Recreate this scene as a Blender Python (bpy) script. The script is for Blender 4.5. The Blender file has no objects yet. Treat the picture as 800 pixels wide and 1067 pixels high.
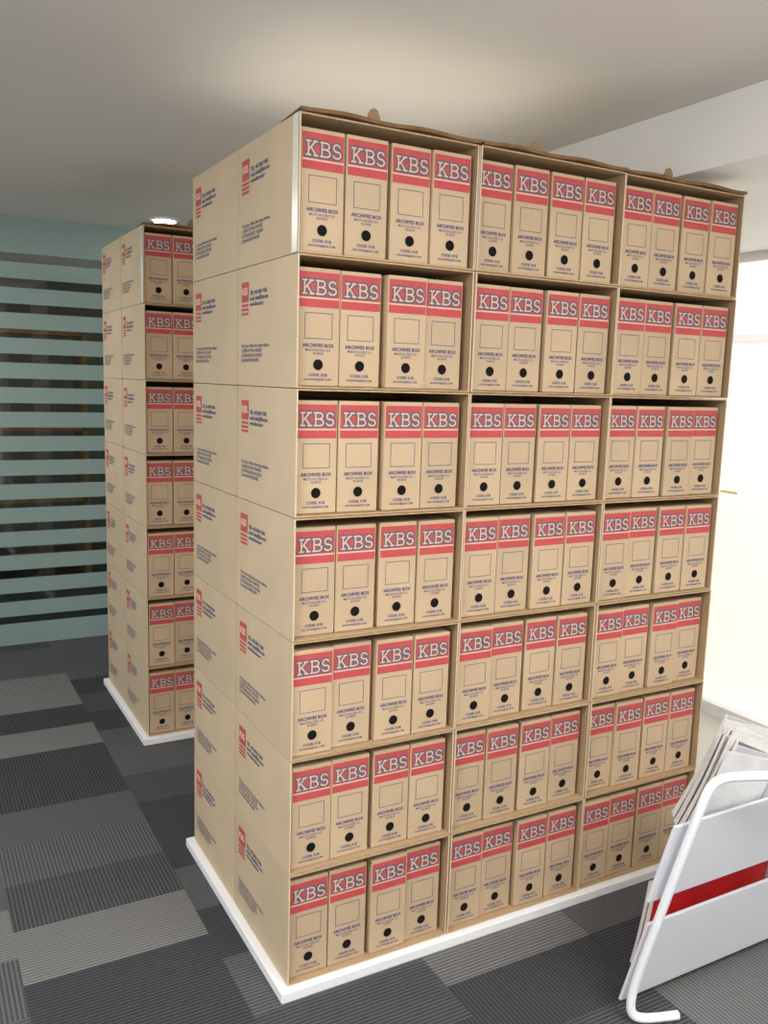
import bpy, bmesh, math, random
from mathutils import Vector, Matrix
random.seed(7)
S=bpy.context.scene
try: S.view_settings.view_transform='Standard'
except Exception: pass
H=0.31; B=0.03; W=0.4955; D=0.4124; SX=0.070; SY=1.7477; GY=3.473; CZ=2.45; LZ=2.25; LX=1.298; WX=2.72
# ---------- helpers ----------
def lin(c):
    return tuple(((v/255)/12.92 if v/255<=0.04045 else ((v/255+0.055)/1.055)**2.4) for v in c)+(1,)
def mat(name,c,rough=.8,noise=0,scale=8,metal=0,emis=None,es=0,bump=0,spec=.3,stretch=None,vary=0):
    m=bpy.data.materials.new(name); m.use_nodes=True; nt=m.node_tree; n=nt.nodes; l=nt.links
    b=n['Principled BSDF']; b.inputs['Roughness'].default_value=rough; b.inputs['Metallic'].default_value=metal
    b.inputs['Specular IOR Level'].default_value=spec
    col=lin(c); b.inputs['Base Color'].default_value=col
    if noise or bump:
        tc=n.new('ShaderNodeTexCoord'); mp=n.new('ShaderNodeMapping'); l.new(tc.outputs['Object'],mp.inputs[0])
        if stretch: mp.inputs['Scale'].default_value=stretch
        oi=n.new('ShaderNodeObjectInfo'); ad=n.new('ShaderNodeVectorMath'); ad.operation='ADD'
        sc=n.new('ShaderNodeVectorMath'); sc.operation='SCALE'; sc.inputs[0].default_value=(13,7,5); l.new(oi.outputs['Random'],sc.inputs['Scale'])
        l.new(mp.outputs[0],ad.inputs[0]); l.new(sc.outputs[0],ad.inputs[1])
        t=n.new('ShaderNodeTexNoise'); t.inputs['Scale'].default_value=scale; t.inputs['Detail'].default_value=5; l.new(ad.outputs[0],t.inputs[0])
        if noise:
            r=n.new('ShaderNodeValToRGB'); l.new(t.outputs[0],r.inputs[0])
            r.color_ramp.elements[0].position=.3; r.color_ramp.elements[1].position=.7
            r.color_ramp.elements[0].color=tuple(v*(1-noise) for v in col[:3])+(1,)
            r.color_ramp.elements[1].color=tuple(min(1,v*(1+noise)) for v in col[:3])+(1,)
            last=r.outputs[0]
            if vary:
                mr=n.new('ShaderNodeMapRange'); mr.inputs[3].default_value=1-vary; mr.inputs[4].default_value=1+vary; l.new(oi.outputs['Random'],mr.inputs[0])
                vm=n.new('ShaderNodeVectorMath'); vm.operation='SCALE'; l.new(last,vm.inputs[0]); l.new(mr.outputs[0],vm.inputs['Scale']); last=vm.outputs[0]
            l.new(last,b.inputs['Base Color'])
        if bump:
            bp=n.new('ShaderNodeBump'); bp.inputs['Strength'].default_value=bump; bp.inputs['Distance'].default_value=.004
            l.new(t.outputs[0],bp.inputs['Height']); l.new(bp.outputs[0],b.inputs['Normal'])
    if emis:
        b.inputs['Emission Color'].default_value=lin(emis); b.inputs['Emission Strength'].default_value=es
    return m
def mk(name,bm,mats,parent=None,kind=None,label=None,category=None,group=None,smooth=False):
    me=bpy.data.meshes.new(name)
    bm.normal_update(); bm.to_mesh(me); bm.free()
    for m in mats: me.materials.append(m)
    if smooth:
        for p in me.polygons: p.use_smooth=True
    o=bpy.data.objects.new(name,me); S.collection.objects.link(o)
    tag(o,parent,kind,label,category,group); return o
def tag(o,parent=None,kind=None,label=None,category=None,group=None):
    if parent: o.parent=parent
    if kind:o['kind']=kind
    if label:o['label']=label
    if category:o['category']=category
    if group:o['group']=group
def box(bm,x0,x1,y0,y1,z0,z1,mi=0):
    v=[bm.verts.new(p) for p in [(x0,y0,z0),(x1,y0,z0),(x1,y1,z0),(x0,y1,z0),(x0,y0,z1),(x1,y0,z1),(x1,y1,z1),(x0,y1,z1)]]
    fs=[bm.faces.new([v[i] for i in q]) for q in [(3,2,1,0),(4,5,6,7),(0,1,5,4),(1,2,6,5),(2,3,7,6),(3,0,4,7)]]
    for f in fs:f.material_index=mi
    return v,fs
def bev(bm,w,seg=2):
    bmesh.ops.bevel(bm,geom=bm.edges[:],offset=w,segments=seg,affect='EDGES',profile=.6)
def quad(bm,pts,mi=0):
    f=bm.faces.new([bm.verts.new(p) for p in pts]); f.material_index=mi; return f
def text_into(bm,s,size,T,mi,align='CENTER',bold=0.0,sx=1):
    cu=bpy.data.curves.new('t','FONT'); cu.body=s; cu.size=size; cu.align_x=align; cu.resolution_u=2; cu.offset=bold
    o=bpy.data.objects.new('t',cu); S.collection.objects.link(o)
    dg=bpy.context.evaluated_depsgraph_get(); me=bpy.data.meshes.new_from_object(o.evaluated_get(dg))
    vs=[bm.verts.new(T(v.co.x*sx,v.co.y)) for v in me.vertices]
    for p in me.polygons:
        try:
            f=bm.faces.new([vs[i] for i in p.vertices]); f.material_index=mi
        except ValueError: pass
    bpy.data.objects.remove(o); bpy.data.curves.remove(cu); bpy.data.meshes.remove(me)
CNT=[0]
def stroke(bm,pts,w,T,mi):
    for a,b in zip(pts,pts[1:]):
        a=Vector(a);b=Vector(b);d=(b-a)
        if d.length<1e-9: continue
        d.normalize(); n=Vector((-d.y,d.x))*w/2; e=d*w*0.35
        CNT[0]+=1; k=CNT[0]*.05   # each stroke sits a hair above the last, so none are coplanar
        quad(bm,[T(*(q),k) for q in (a-n-e,b-n+e,b+n+e,a+n-e)],mi)
def arc(cx,cy,rx,ry,a0,a1,n=7):
    return [(cx+rx*math.cos(math.radians(a0+(a1-a0)*i/n)),cy+ry*math.sin(math.radians(a0+(a1-a0)*i/n))) for i in range(n+1)]
KBS=[
 [[(.14,.08),(.14,.92)],[(.0,.92),(.3,.92)],[(.0,.08),(.3,.08)],[(.18,.42),(.62,.92)],[(.32,.55),(.68,.08)],[(.5,.92),(.76,.92)],[(.54,.08),(.8,.08)]],
 [[(1.08,.08),(1.08,.92)],[(.98,.92),(1.36,.92)]+arc(1.36,.72,.22,.2,90,-90)+[(1.08,.52)],[(1.38,.5)]+arc(1.38,.29,.26,.21,90,-90)+[(.98,.08)]],
 [arc(2.12,.70,.24,.22,20,270)+arc(2.12,.29,.27,.21,90,-160)],
]
def kbs(bm,T,h,x0,z0,mo,mi_):
    CNT[0]=0
    for lw,m in ((.335,mo),(.105,mi_)):
        CNT[0]+=8
        for L in KBS:
            for pl in L:
                stroke(bm,pl,lw,(lambda x,y,k:T(x0+x*h,z0+y*h,k)),m)
# ---------- materials ----------
M_card=mat('carton cardboard',(200,179,149),.7,.05,6,bump=.2,vary=.04)
M_rim=mat('corrugated edge',(186,157,121),.9,.12,60)
M_rimv=mat('cut cardboard edge',(212,192,160),.9,.06,60)
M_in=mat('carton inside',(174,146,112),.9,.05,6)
M_box=mat('archive box cardboard',(196,171,139),.6,.06,5,bump=.1,vary=.05)
M_red=mat('red print',(192,80,80),.65,.06,30)
M_redside=mat('faded red print',(190,84,82),.7,.06,30)
M_lt=mat('cream print line',(236,206,178),.7)
M_let=mat('slate letter print',(104,98,108),.7)
M_letf=mat('letter fill',(222,182,164),.7)
M_blue=mat('blue print',(82,82,124),.7)
M_bluef=mat('faded blue print',(98,96,128),.7)
M_black=mat('finger hole black',(10,9,9),.9)
M_tape=mat('packing tape with painted glare',(228,222,208),.25,spec=.6)  # whitish colour carries the glare on the tape
M_white=mat('white painted board',(240,240,241),.5,.02,5)
M_wallw=mat('white wall paint',(232,228,220),.85,.02,3)
M_ceil=mat('ceiling paint',(224,221,215),.9,.02,2)
# ---------- carpet ----------
def carpet():
    m=bpy.data.materials.new('ribbed carpet tiles'); m.use_nodes=True; nt=m.node_tree;n=nt.nodes;l=nt.links;b=n['Principled BSDF']
    b.inputs['Roughness'].default_value=.95; b.inputs['Specular IOR Level'].default_value=.1
    tc=n.new('ShaderNodeTexCoord'); sp=n.new('ShaderNodeSeparateXYZ'); l.new(tc.outputs['Object'],sp.inputs[0])
    def M(op,a,b_=None,c=None):
        q=n.new('ShaderNodeMath'); q.operation=op
        for i,v in enumerate((a,b_,c)):
            if v is None: continue
            if isinstance(v,(int,float)): q.inputs[i].default_value=v
            else: l.new(v,q.inputs[i])
        return q.outputs[0]
    X,Y=sp.outputs[0],sp.outputs[1]
    cx=M('FLOOR',M('DIVIDE',M('ADD',X,10.1),.5))
    wn0=n.new('ShaderNodeTexWhiteNoise'); wn0.noise_dimensions='1D'; l.new(cx,wn0.inputs['W'])
    off=M('MULTIPLY',M('FLOOR',M('MULTIPLY',wn0.outputs[0],4)),.125)
    cy=M('FLOOR',M('DIVIDE',M('ADD',M('ADD',Y,10.03),off),.25))
    cb=n.new('ShaderNodeCombineXYZ'); l.new(cx,cb.inputs[0]); l.new(cy,cb.inputs[1])
    wn=n.new('ShaderNodeTexWhiteNoise'); wn.noise_dimensions='3D'; l.new(cb.outputs[0],wn.inputs['Vector'])
    ramp=n.new('ShaderNodeValToRGB'); ramp.color_ramp.interpolation='CONSTANT'; l.new(wn.outputs['Value'],ramp.inputs[0])
    e=ramp.color_ramp.elements; e[0].color=lin((66,67,71)); e[0].position=0; e[1].color=lin((88,89,91)); e[1].position=.3
    for p,c in ((.55,(108,108,108)),(.75,(76,77,80)),(.9,(116,116,115))):
        q=e.new(p); q.color=lin(c)
    sc=n.new('ShaderNodeSeparateColor'); l.new(wn.outputs['Color'],sc.inputs[0])
    sel=M('GREATER_THAN',sc.outputs[1],.4)
    co=M('ADD',M('MULTIPLY',Y,sel),M('MULTIPLY',X,M('SUBTRACT',1,sel)))
    rib=M('SINE',M('MULTIPLY',co,2*math.pi/.012))
    no=n.new('ShaderNodeTexNoise'); no.inputs['Scale'].default_value=160; l.new(tc.outputs['Object'],no.inputs[0])
    f=M('ADD',M('MULTIPLY_ADD',rib,.36,.82),M('MULTIPLY',no.outputs[0],.35))
    vm=n.new('ShaderNodeVectorMath'); vm.operation='SCALE'; l.new(ramp.outputs[0],vm.inputs[0]); l.new(f,vm.inputs['Scale'])
    l.new(vm.outputs[0],b.inputs['Base Color'])
    bp=n.new('ShaderNodeBump'); bp.inputs['Strength'].default_value=.4; bp.inputs['Distance'].default_value=.003; l.new(rib,bp.inputs['Height']); l.new(bp.outputs[0],b.inputs['Normal'])
    return m
bm=bmesh.new(); box(bm,-4,1.85,-4,GY+.05,-.05,0); mk('floor',bm,[carpet()],kind='structure')
bm=bmesh.new(); box(bm,1.85,WX+.1,-4,GY+.05,-.05,0); mk('floor.001',bm,[mat('pale floor tile',(198,194,186),.25,.03,3)],kind='structure')
bm=bmesh.new(); box(bm,1.835,1.865,-4,GY,0,.004); mk('trim_1',bm,[mat('aluminium strip',(190,190,190),.3,metal=.8)],kind='structure')
# ceiling
bm=bmesh.new(); box(bm,-4,WX+.1,-4,7,CZ,CZ+.1); mk('ceiling',bm,[M_ceil],kind='structure')
bm=bmesh.new(); box(bm,LX,WX+.1,-4,GY,LZ,CZ-.001); mk('ceiling.001',bm,[mat('bulkhead paint',(240,240,239),.85,.02,2)],kind='structure')
# right window wall
bm=bmesh.new()
for a in ((-4,-1.2,0,LZ),(2.2,GY+.05,0,LZ)): box(bm,WX,WX+.1,a[0],a[1],a[2],a[3])
box(bm,WX,WX+.1,-1.2,2.2,0,.02)
mk('wall_right',bm,[M_wallw],kind='structure')
win=bpy.data.objects.new('window_1',None); S.collection.objects.link(win); win['kind']='structure'; win.location=(WX,.5,.02)
bm=bmesh.new()
for y in (-1.7,-.55,1.55,1.66): box(bm,-.03,.03,y,y+.04,0,LZ-.02)
for z in (0,1.82,LZ-.06): box(bm,-.028,.028,-1.7,1.7,z,z+.035)
mk('window_frame',bm,[M_white],parent=win)
bm=bmesh.new(); box(bm,-.004,.004,-1.7,1.7,0,LZ-.02)
mk('window_pane',bm,[mat('sunlit frosted pane',(238,234,226),.6,emis=(255,249,238),es=.62)],parent=win)
bm=bmesh.new(); box(bm,-.008,-.004,.42,.52,1.094,1.104)
mk('yellow_tape',bm,[mat('yellow tape',(232,218,120),.5)],parent=win)
bm=bmesh.new(); box(bm,WX-.05,WX,-4,GY,0,.06); mk('baseboard_right',bm,[M_white],kind='structure')
# ---------- glass partition ----------
def banded():
    m=bpy.data.materials.new('frosted striped glass'); m.use_nodes=True; nt=m.node_tree;n=nt.nodes;l=nt.links
    n.remove(n['Principled BSDF']); out=n['Material Output']
    tc=n.new('ShaderNodeTexCoord'); sp=n.new('ShaderNodeSeparateXYZ'); l.new(tc.outputs['Object'],sp.inputs[0])
    def M(op,a,b_=None):
        q=n.new('ShaderNodeMath'); q.operation=op
        for i,v in enumerate((a,b_)):
            if v is None: continue
            if isinstance(v,(int,float)): q.inputs[i].default_value=v
            else: l.new(v,q.inputs[i])
        return q.outputs[0]
    z=sp.outputs[2]
    fr=M('FRACT',M('DIVIDE',M('ADD',z,.015),.1385))
    gap=M('LESS_THAN',fr,.36)
    gap=M('MULTIPLY',gap,M('GREATER_THAN',z,.13)); gap=M('MULTIPLY',gap,M('LESS_THAN',z,2.33))
    fd=n.new('ShaderNodeBsdfPrincipled'); fd.inputs['Base Color'].default_value=lin((156,180,175)); fd.inputs['Roughness'].default_value=.4
    fd.inputs['Specular IOR Level'].default_value=.4
    tr=n.new('ShaderNodeBsdfTransparent'); tr.inputs[0].default_value=(.60,.72,.72,1)
    gl=n.new('ShaderNodeBsdfGlossy'); gl.inputs['Roughness'].default_value=.03; gl.inputs[0].default_value=(.9,.95,.95,1)
    mg=n.new('ShaderNodeMixShader'); mg.inputs[0].default_value=.08; l.new(tr.outputs[0],mg.inputs[1]); l.new(gl.outputs[0],mg.inputs[2])
    tf=n.new('ShaderNodeMixShader'); tf.inputs[0].default_value=.2; l.new(fd.outputs[0],tf.inputs[1]); l.new(tr.outputs[0],tf.inputs[2])
    mx=n.new('ShaderNodeMixShader'); l.new(gap,mx.inputs[0]); l.new(tf.outputs[0],mx.inputs[1]); l.new(mg.outputs[0],mx.inputs[2])
    l.new(mx.outputs[0],out.inputs[0]); return m
bm=bmesh.new(); quad(bm,[(-4,GY,0),(LX+1.4,GY,0),(LX+1.4,GY,CZ),(-4,GY,CZ)])
mk('wall_back',bm,[banded()],kind='structure')
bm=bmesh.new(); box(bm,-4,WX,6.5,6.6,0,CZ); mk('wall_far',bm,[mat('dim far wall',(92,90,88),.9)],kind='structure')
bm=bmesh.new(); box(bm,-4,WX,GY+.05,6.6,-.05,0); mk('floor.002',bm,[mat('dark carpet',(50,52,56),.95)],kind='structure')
sh=bpy.data.objects.new('storage_shelf',None); S.collection.objects.link(sh); sh.location=(-.75,5.4,0)
tag(sh,label='wooden storage shelf standing in the room behind striped glass',category='shelf')
M_wood=mat('warm wood',(150,105,62),.6,.15,4,stretch=(1,1,8))
for x in (-1.2,0,1.2):
    bm=bmesh.new(); box(bm,x-.02,x+.02,-.2,.2,0,1.9); mk('upright',bm,[M_wood],parent=sh)
for i,z in enumerate((.1,.6,1.15,1.55,1.88)):
    bm=bmesh.new(); box(bm,-1.2,1.2,-.2,.2,z,z+.03); mk('shelf_board',bm,[M_wood],parent=sh)
# ---------- platforms ----------
def platform(x0,y0,cols,label):
    bm=bmesh.new(); box(bm,-.022,cols*W+.02,-.022,2*D+.02,0,B-.001); bev(bm,.002,1)
    o=mk('platform_board',bm,[M_white],label=label,category='platform'); o.location=(x0,y0,0)
platform(0,0,3,'white painted base board under the big carton stack')
platform(SX,SY,2,'white painted base board under the rear carton stack')
# ---------- carton ----------
cw=W-.004; cd=D-.004; ch=H-.002; t=.004
def carton_body():
    bm=bmesh.new()
    N=6
    def grid(f,mi):
        vs=[[bm.verts.new(f(i/N,j/N)) for j in range(N+1)] for i in range(N+1)]
        for i in range(N):
            for j in range(N):
                q=bm.faces.new([vs[i][j],vs[i+1][j],vs[i+1][j+1],vs[i][j+1]]); q.material_index=mi; q.smooth=True
    s=lambda a:math.sin(math.pi*a)
    bl=.0012
    grid(lambda a,b:(-bl*s(a)*s(b),cd*(1-a),ch*b),0)
    grid(lambda a,b:(cw+bl*s(a)*s(b),cd*a,ch*b),0)
    grid(lambda a,b:(cw*(1-a),cd,ch*b),0)
    quad(bm,[(0,0,ch),(cw,0,ch),(cw,cd,ch),(0,cd,ch)],0); quad(bm,[(0,cd,0),(cw,cd,0),(cw,0,0),(0,0,0)],0)
    quad(bm,[(t,0,t),(cw-t,0,t),(cw-t,cd-t,t),(t,cd-t,t)],2)
    quad(bm,[(t,cd-t,ch-t),(cw-t,cd-t,ch-t),(cw-t,0,ch-t),(t,0,ch-t)],2)
    quad(bm,[(t,0,t),(t,cd-t,t),(t,cd-t,ch-t),(t,0,ch-t)],2)
    quad(bm,[(cw-t,cd-t,t),(cw-t,0,t),(cw-t,0,ch-t),(cw-t,cd-t,ch-t)],2)
    quad(bm,[(t,cd-t,t),(cw-t,cd-t,t),(cw-t,cd-t,ch-t),(t,cd-t,ch-t)],2)
    quad(bm,[(0,0,0),(cw,0,0),(cw-t,0,t),(t,0,t)],1); quad(bm,[(t,0,ch-t),(cw-t,0,ch-t),(cw,0,ch),(0,0,ch)],1)
    quad(bm,[(0,0,0),(t,0,t),(t,0,ch-t),(0,0,ch)],3); quad(bm,[(cw-t,0,t),(cw,0,0),(cw,0,ch),(cw-t,0,ch-t)],3)
    return bm
def side_T(y0,z0): return lambda x,y,e=0:(-.0018-.0003*e,y0-x,z0+y)
Ts=side_T(.375,.185)
def side_logo():
    bm=bmesh.new(); T=Ts
    quad(bm,[T(0,.034),T(.052,.034),T(.052,.085),T(0,.085)],0)
    text_into(bm,'KBS',.026,lambda x,y:T(x+.026,y+.052,1),1,bold=.0006)
    for z in (.0,.011,.022): quad(bm,[T(0,z),T(.052,z),T(.052,z+.006),T(0,z+.006)],0)
    return bm
def side_text(which):
    bm=bmesh.new(); T=Ts
    if which==0:
        text_into(bm,'TEL: +65 6861 9168\nemail: sales@kbs.com\nwww.kbs.com.sg',.0145,lambda x,y:T(x+.065,y+.05),0,'LEFT',.0005)
    else:
        text_into(bm,'The Carton Offers Fibre Paper Address:\n1) REFER UP FOR 10 BOXES\n2) STORAGE BOX, FILE BOX\n3) A4 ARCHIVES BOXES',.0125,lambda x,y:T(x,y-.085),0,'LEFT',.0002)
    return bm
gm='cardboard cartons in the large stack'; gs='cardboard cartons in the rear stack'
LC='brown corrugated carton lying open-fronted, filled with archive boxes'
LB='closed brown corrugated carton with red logo, stacked in back layer'
proto=mk('carton',carton_body(),[M_card,M_rim,M_in,M_rimv],label=LC,category='cardboard carton',group=gm)
pprint=mk('printed_text',side_text(0),[M_bluef],parent=proto)
pprint2=mk('printed_text',side_text(1),[M_bluef],parent=proto)
plogo=mk('printed_logo',side_logo(),[M_redside,M_lt],parent=proto)
bm=bmesh.new(); quad(bm,[(-.0019,.034,.001),(-.0019,.0,.001),(-.0019,0,ch-.001),(-.0019,.034,ch-.001)])
ptape=mk('packing_tape',bm,[M_tape],parent=proto)
bm=bmesh.new()
n=14
for i in range(n):
    a=i/n;b_=(i+1)/n
    z=lambda u:ch+.001+.007*math.sin(u*7)**2*.7
    y0=-.008
    xa,xb,za,zb=a*cw,b_*cw,z(a),z(b_)
    quad(bm,[(xa,y0,za),(xb,y0,zb),(xb,y0,zb+.008),(xa,y0,za+.008)],1)
    quad(bm,[(xa,y0,za+.008),(xb,y0,zb+.008),(xb,.12,ch+.002),(xa,.12,ch+.002)],0)
    quad(bm,[(xa,y0,za),(xa,.1,ch+.0005),(xb,.1,ch+.0005),(xb,y0,zb)],1)
pflap=mk('lid_flap',bm,[M_card,mat('dark flap edge',(128,98,66),.9,.2,50)],parent=proto)
bm=bmesh.new()
pts=[(-.017,0),(.017,0),(.016,.022),(.009,.036),(0,.04),(-.009,.036),(-.016,.022)]
vf=[bm.verts.new((x,0,z)) for x,z in pts]; vb=[bm.verts.new((x,.004,z)) for x,z in pts]
bm.faces.new(vf); bm.faces.new(vb[::-1])
for i in range(7): bm.faces.new([vf[i],vb[i],vb[(i+1)%7],vf[(i+1)%7]])
ptab=mk('lock_tab',bm,[mat('tab cardboard',(150,126,96),.85)],parent=proto); ptab.location=(.2,.02,ch+.004)
def cp(o,parent=None):
    c=o.copy(); S.collection.objects.link(c)
    if parent: c.parent=parent
    return c
# archive box
bw=.1115; bh=.276; bd=.36
bm=bmesh.new(); box(bm,0,bw,0,bd,0,bh); bev(bm,.003,2)
Tf=lambda x,y,e=0:(x,-.0006-.0003*e,y)
c=bw/2
za,zb=bh*.405,bh*.62
for z in (za,zb): quad(bm,[Tf(.02,z),Tf(.092,z),Tf(.092,z+.0014),Tf(.02,z+.0014)],1)
for x in (.02,.0906): quad(bm,[Tf(x,za+.0014),Tf(x+.0014,za+.0014),Tf(x+.0014,zb),Tf(x,zb)],1)
text_into(bm,'ARCHIVES BOX',.0118,lambda x,y:Tf(c+x,bh*.335+y),1,bold=.0004)
text_into(bm,'MULTI ACCESS CO.\nSG BOX',.0078,lambda x,y:Tf(c+x,bh*.30+y),1,bold=.0001)
text_into(bm,'CODE: X1B',.0098,lambda x,y:Tf(c+x,bh*.085+y),1,bold=.0003)
text_into(bm,'ARCHIVES@KBS.COM',.0072,lambda x,y:Tf(c+x,bh*.05+y),1,bold=.0001)
pb=mk('archive_box',bm,[M_box,M_blue],label='kraft archive box with red logo band and finger hole',category='archive box',group='archive boxes in the large stack')
bm=bmesh.new()
quad(bm,[Tf(.003,bh*.755),Tf(bw-.003,bh*.755),Tf(bw-.003,bh*.965),Tf(.003,bh*.965)],0)
quad(bm,[Tf(.003,bh*.74),Tf(bw-.003,bh*.74),Tf(bw-.003,bh*.755),Tf(.003,bh*.755)],2)
quad(bm,[Tf(.003,bh*.67),Tf(bw-.003,bh*.67),Tf(bw-.003,bh*.74),Tf(.003,bh*.74)],0)
Tk=lambda x,y,e=0:Tf(x,y,e+.3)
kbs(bm,Tk,.0365,.0125,bh*.771,1,2)
pp=mk('logo_band',bm,[M_red,M_let,M_letf],parent=pb)
bm=bmesh.new()
N=20;r=.0128
v0=[bm.verts.new((c+r*math.cos(2*math.pi*i/N),-.0012,bh*.185+r*math.sin(2*math.pi*i/N))) for i in range(N)]
bm.faces.new(v0)
ph=mk('finger_hole',bm,[M_black],parent=pb)
def add_carton(x,y,z,front,top,grp):
    cc=cp(proto); jy=random.uniform(-.006,.0005)
    cc.location=(x+.002+random.uniform(-.0004,.0004),y+.002+(jy if front else 0)+.001,z+.001)
    cc['group']=grp; cc['label']=LC if front else LB
    cp(pprint,cc); cp(pprint2,cc); cp(plogo,cc)
    if front and top:
        cp(ptape,cc); cp(pflap,cc); tb=cp(ptab,cc); tb.location.x=.2+random.uniform(-.03,.03)
    return cc
def add_boxes(x,y,z,grp):
    xs=[.007,.007+bw+.003,.007+2*bw+.015,.007+3*bw+.0185]
    sh_=random.uniform(0,.004)
    for xx in xs:
        bb=cp(pb)
        bb.location=(x+.002+xx+sh_+random.uniform(-.0008,.0008),y+.010+random.uniform(0,.012),z+.001+t+.001)
        bb.rotation_euler=(0,0,random.uniform(-.003,.003))
        bb['group']=grp
        cp(pp,bb); cp(ph,bb)
for k in range(7):
    for i in range(3):
        add_carton(i*W,0,B+k*H,True,k==6,gm); add_boxes(i*W,0,B+k*H,'archive boxes in the large stack')
    add_carton(0,D,B+k*H,False,False,gm)
    add_carton(SX,SY,B+k*H,True,k==6,gs); add_boxes(SX,SY,B+k*H,'archive boxes in the rear stack')
    add_carton(SX,SY+D,B+k*H,False,False,gs)
for o in (proto,pprint,pprint2,plogo,ptape,pflap,ptab,pb,pp,ph): bpy.data.objects.remove(o)
# ---------- magazine rack ----------
def tube(pts,r,res=10):
    cu=bpy.data.curves.new('c','CURVE'); cu.dimensions='3D'; cu.bevel_depth=r; cu.bevel_resolution=4; cu.resolution_u=res; cu.use_fill_caps=True
    sp=cu.splines.new('NURBS'); sp.points.add(len(pts)-1)
    for p,q in zip(sp.points,pts): p.co=(*q,1)
    sp.order_u=3; sp.use_endpoint_u=True
    o=bpy.data.objects.new('c',cu); S.collection.objects.link(o)
    me=bpy.data.meshes.new_from_object(o.evaluated_get(bpy.context.evaluated_depsgraph_get()))
    bm=bmesh.new(); bm.from_mesh(me); bpy.data.objects.remove(o); bpy.data.meshes.remove(me); return bm
M_rack=mat('white powder coated steel',(240,242,246),.35,spec=.5)
M_panel=mat('pale grey sheet panel',(218,220,226),.4,.01,5)
RX,RY=.812,-.48; KX,KY=-.068,.005
rack=bpy.data.objects.new('magazine_rack',None); S.collection.objects.link(rack); rack.location=(RX,RY,0)
tag(rack,label='white tubular steel magazine rack holding papers beside the stack',category='magazine rack')
def shear(bm):
    for v in bm.verts:
        k=1-v.co.z/.7; v.co.x+=KX*k; v.co.y+=KY*k
    return bm
h1=[(.12,-.05,.0125),(.05,-.03,.0125),(.012,-.005,.0125),(.0,.003,.04),(.0,-.0,.10),(.0,-.03,.25),(.0,-.105,.60),(.005,-.115,.665),(.03,-.12,.695),(.09,-.145,.70),(.18,-.19,.70),(.35,-.23,.70),(.52,-.19,.70),(.61,-.145,.70),(.67,-.12,.695),(.695,-.115,.665),(.70,-.105,.60),(.70,-.03,.25),(.70,0,.10),(.70,.003,.04),(.688,-.005,.0125),(.65,-.03,.0125),(.55,-.05,.0125)]
mk('tube_frame',shear(tube(h1,.0115)),[M_rack],parent=rack,smooth=True)
def panel(name,x0,x1,z0,z1,off,th=.010,m=M_panel):
    bm=bmesh.new(); box(bm,x0,x1,-th/2,th/2,z0,z1)
    for q in bm.verts: q.co.y+= .03-.21*q.co.z+off
    bev(bm,.003,2); return mk(name,shear(bm),[m],parent=rack)
panel('front_panel',-.03,.72,.345,.565,.02)
panel('front_panel',.005,.72,.03,.27,.02)
panel('back_panel',.34,.72,.06,.54,.21)
def shelf(z,xs):
    bm=bmesh.new(); box(bm,xs,.72,.03-.21*z+.03,.03-.21*z+.20,z,z+.006)
    for v in bm.verts:
        if v.co.x<xs+.01: v.co.x+= (v.co.y-(.06-.21*z))*1.3
    mk('pocket_shelf',shear(bm),[M_panel],parent=rack)
shelf(.07,.09);shelf(.35,.07)
M_pap=mat('newsprint pages',(205,203,200),.8,.12,40,stretch=(1,30,1))
cols=[(225,225,225),(190,192,196),(120,122,130),(230,228,222),(90,92,100),(210,206,200),(150,90,90),(236,236,236),(170,175,185),(225,220,210)]
def magazine(cx,z,lean,off,w,h,th,colr,label,tilt):
    bm=bmesh.new(); N=6
    for i in range(N):
        z0=h*i/N; z1=h*(i+1)/N
        bow=lambda q:.015*(q/h)**2
        vs=[bm.verts.new((sx,sy+bow(zz),zz)) for zz in (z0,z1) for (sx,sy) in ((0,-th/2),(w,-th/2),(w,th/2),(0,th/2))]
        F=[(0,1,5,4,0),(1,2,6,5,1),(2,3,7,6,0),(3,0,4,7,1)]
        if i==0:F.append((3,2,1,0,1))
        if i==N-1:F.append((4,5,6,7,1))
        for a,b_,c_,d_,m_ in F:
            f=bm.faces.new([vs[a],vs[b_],vs[c_],vs[d_]]); f.material_index=m_
    bmesh.ops.remove_doubles(bm,verts=bm.verts[:],dist=1e-5)
    o=mk('magazine',bm,[mat('magazine cover',colr,.35,.1,12),M_pap],label=label,category='magazine',group='papers in the white rack')
    k=1-z/.7
    o.matrix_world=Matrix.Translation((RX+cx+KX*k,RY+.03-.21*z+off+KY*k,z)) @ Matrix.Rotation(lean,4,'X') @ Matrix.Rotation(tilt,4,'Y')
    return o
for i in range(13):
    magazine(.062+.010*i+(.012 if i%3==1 else 0),.465,.215,.042+.0118*i,.22,.275+.012*((i*5)%4),.0075,cols[i%10],'thin paper magazine standing fanned in the white rack',.33+.03*((i*7)%5))
magazine(.065,.085,.21,.05,.45,.255,.012,(190,36,40),'glossy red magazine in the lower rack pocket',0.03)
magazine(.075,.085,.21,.072,.30,.255,.010,(225,222,215),'white paper magazine in the lower rack pocket',0.02)
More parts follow.
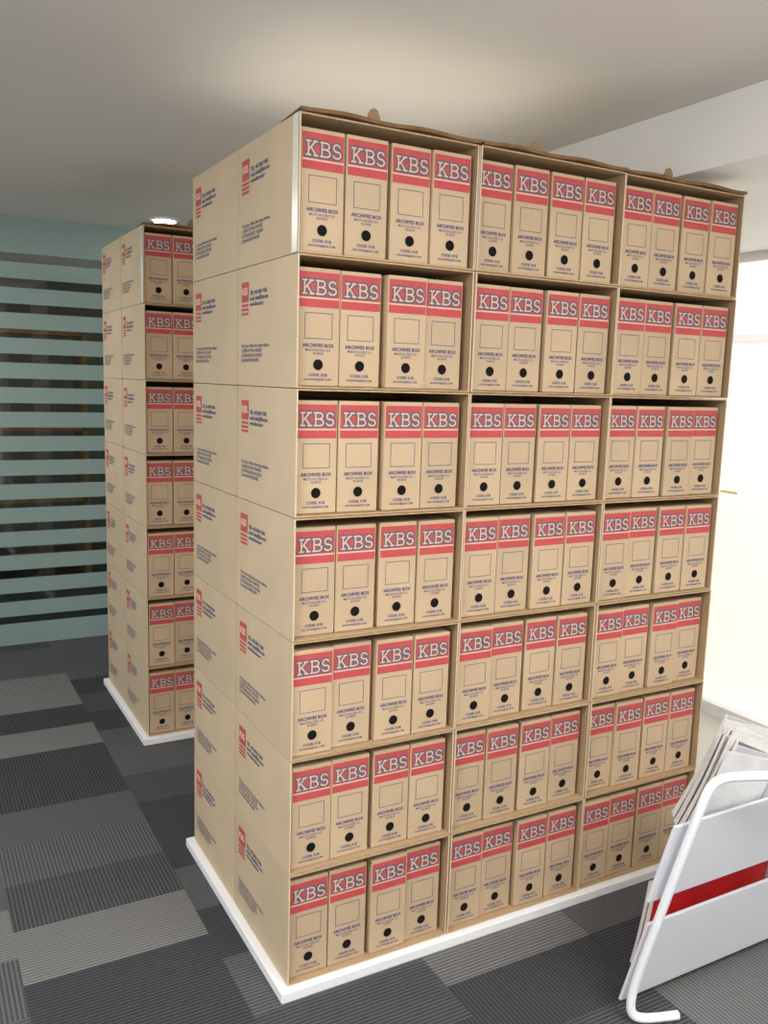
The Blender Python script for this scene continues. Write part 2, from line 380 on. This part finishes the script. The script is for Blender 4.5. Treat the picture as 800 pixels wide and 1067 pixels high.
# ---------- downlight ----------
dl=bpy.data.objects.new('downlight',None); S.collection.objects.link(dl); dl.location=(.50,3.03,CZ)
tag(dl,label='round recessed ceiling downlight glowing warm white',category='ceiling light')
bm=bmesh.new(); bmesh.ops.create_cone(bm,segments=28,radius1=.075,radius2=.085,depth=.012,cap_ends=True)
for v in bm.verts: v.co.z-=.007
mk('light_trim',bm,[M_white],parent=dl)
bm=bmesh.new(); bmesh.ops.create_cone(bm,segments=28,radius1=.055,radius2=.06,depth=.006,cap_ends=True)
for v in bm.verts: v.co.z-=.016
mk('lamp_lens',bm,[mat('lamp lens',(255,250,240),.5,emis=(255,248,235),es=25)],parent=dl)
# ---------- lights ----------
def area(loc,size,sy,e,col,rot=(0,0,0)):
    L=bpy.data.lights.new('ceiling lamp or added uplight','AREA'); L.shape='RECTANGLE'; L.size=size; L.size_y=sy; L.energy=e; L.color=col  # also makes the added uplights below, which are no ceiling lamps
    o=bpy.data.objects.new('ceiling lamp or added uplight',L); o.location=loc; o.rotation_euler=rot; S.collection.objects.link(o)
area((-1.6,-1.0,CZ-.02),1.2,.6,54,(1,.995,.985))
area((.9,-2.0,CZ-.02),1.2,.6,58,(1,.995,.985))
area((-1.2,2.4,CZ-.02),.6,.6,18,(1,.99,.98))
area((2.1,.8,LZ-.02),.5,1.2,10,(1,.98,.95))
area((-.6,5.0,CZ-.05),1,.5,5,(1,.85,.65))
UP=(math.pi,0,0)
area((.45,.45,H*7+B+.025),.9,.7,1.2,(1,.93,.82),UP)  # unseen uplight added on the stack top for a warm ceiling glow
area((-.9,-2.3,1.7),1.8,1.2,66,(1,.99,.97),UP)  # unseen upward light added behind the camera to brighten the ceiling
W_=bpy.data.worlds.new('w'); S.world=W_; W_.use_nodes=True
W_.node_tree.nodes['Background'].inputs[0].default_value=(.995,.998,1,1); W_.node_tree.nodes['Background'].inputs[1].default_value=1.05
# ---------- camera ----------
a,p,r=0.50780,0.14815,0.03026
f=Vector((math.sin(a)*math.cos(p),math.cos(a)*math.cos(p),-math.sin(p)))
r0=Vector((math.cos(a),-math.sin(a),0)); u0=r0.cross(f)
R=math.cos(r)*r0+math.sin(r)*u0; U=-math.sin(r)*r0+math.cos(r)*u0
cd_=bpy.data.cameras.new('cam'); cam=bpy.data.objects.new('cam',cd_); S.collection.objects.link(cam)
cam.matrix_world=Matrix(((R.x,U.x,-f.x,-.81545),(R.y,U.y,-f.y,-1.91164),(R.z,U.z,-f.z,1.60081),(0,0,0,1)))
cd_.sensor_fit='VERTICAL'; cd_.sensor_height=36; cd_.lens=36*907.06/1067; cd_.clip_start=.05
S.camera=cam
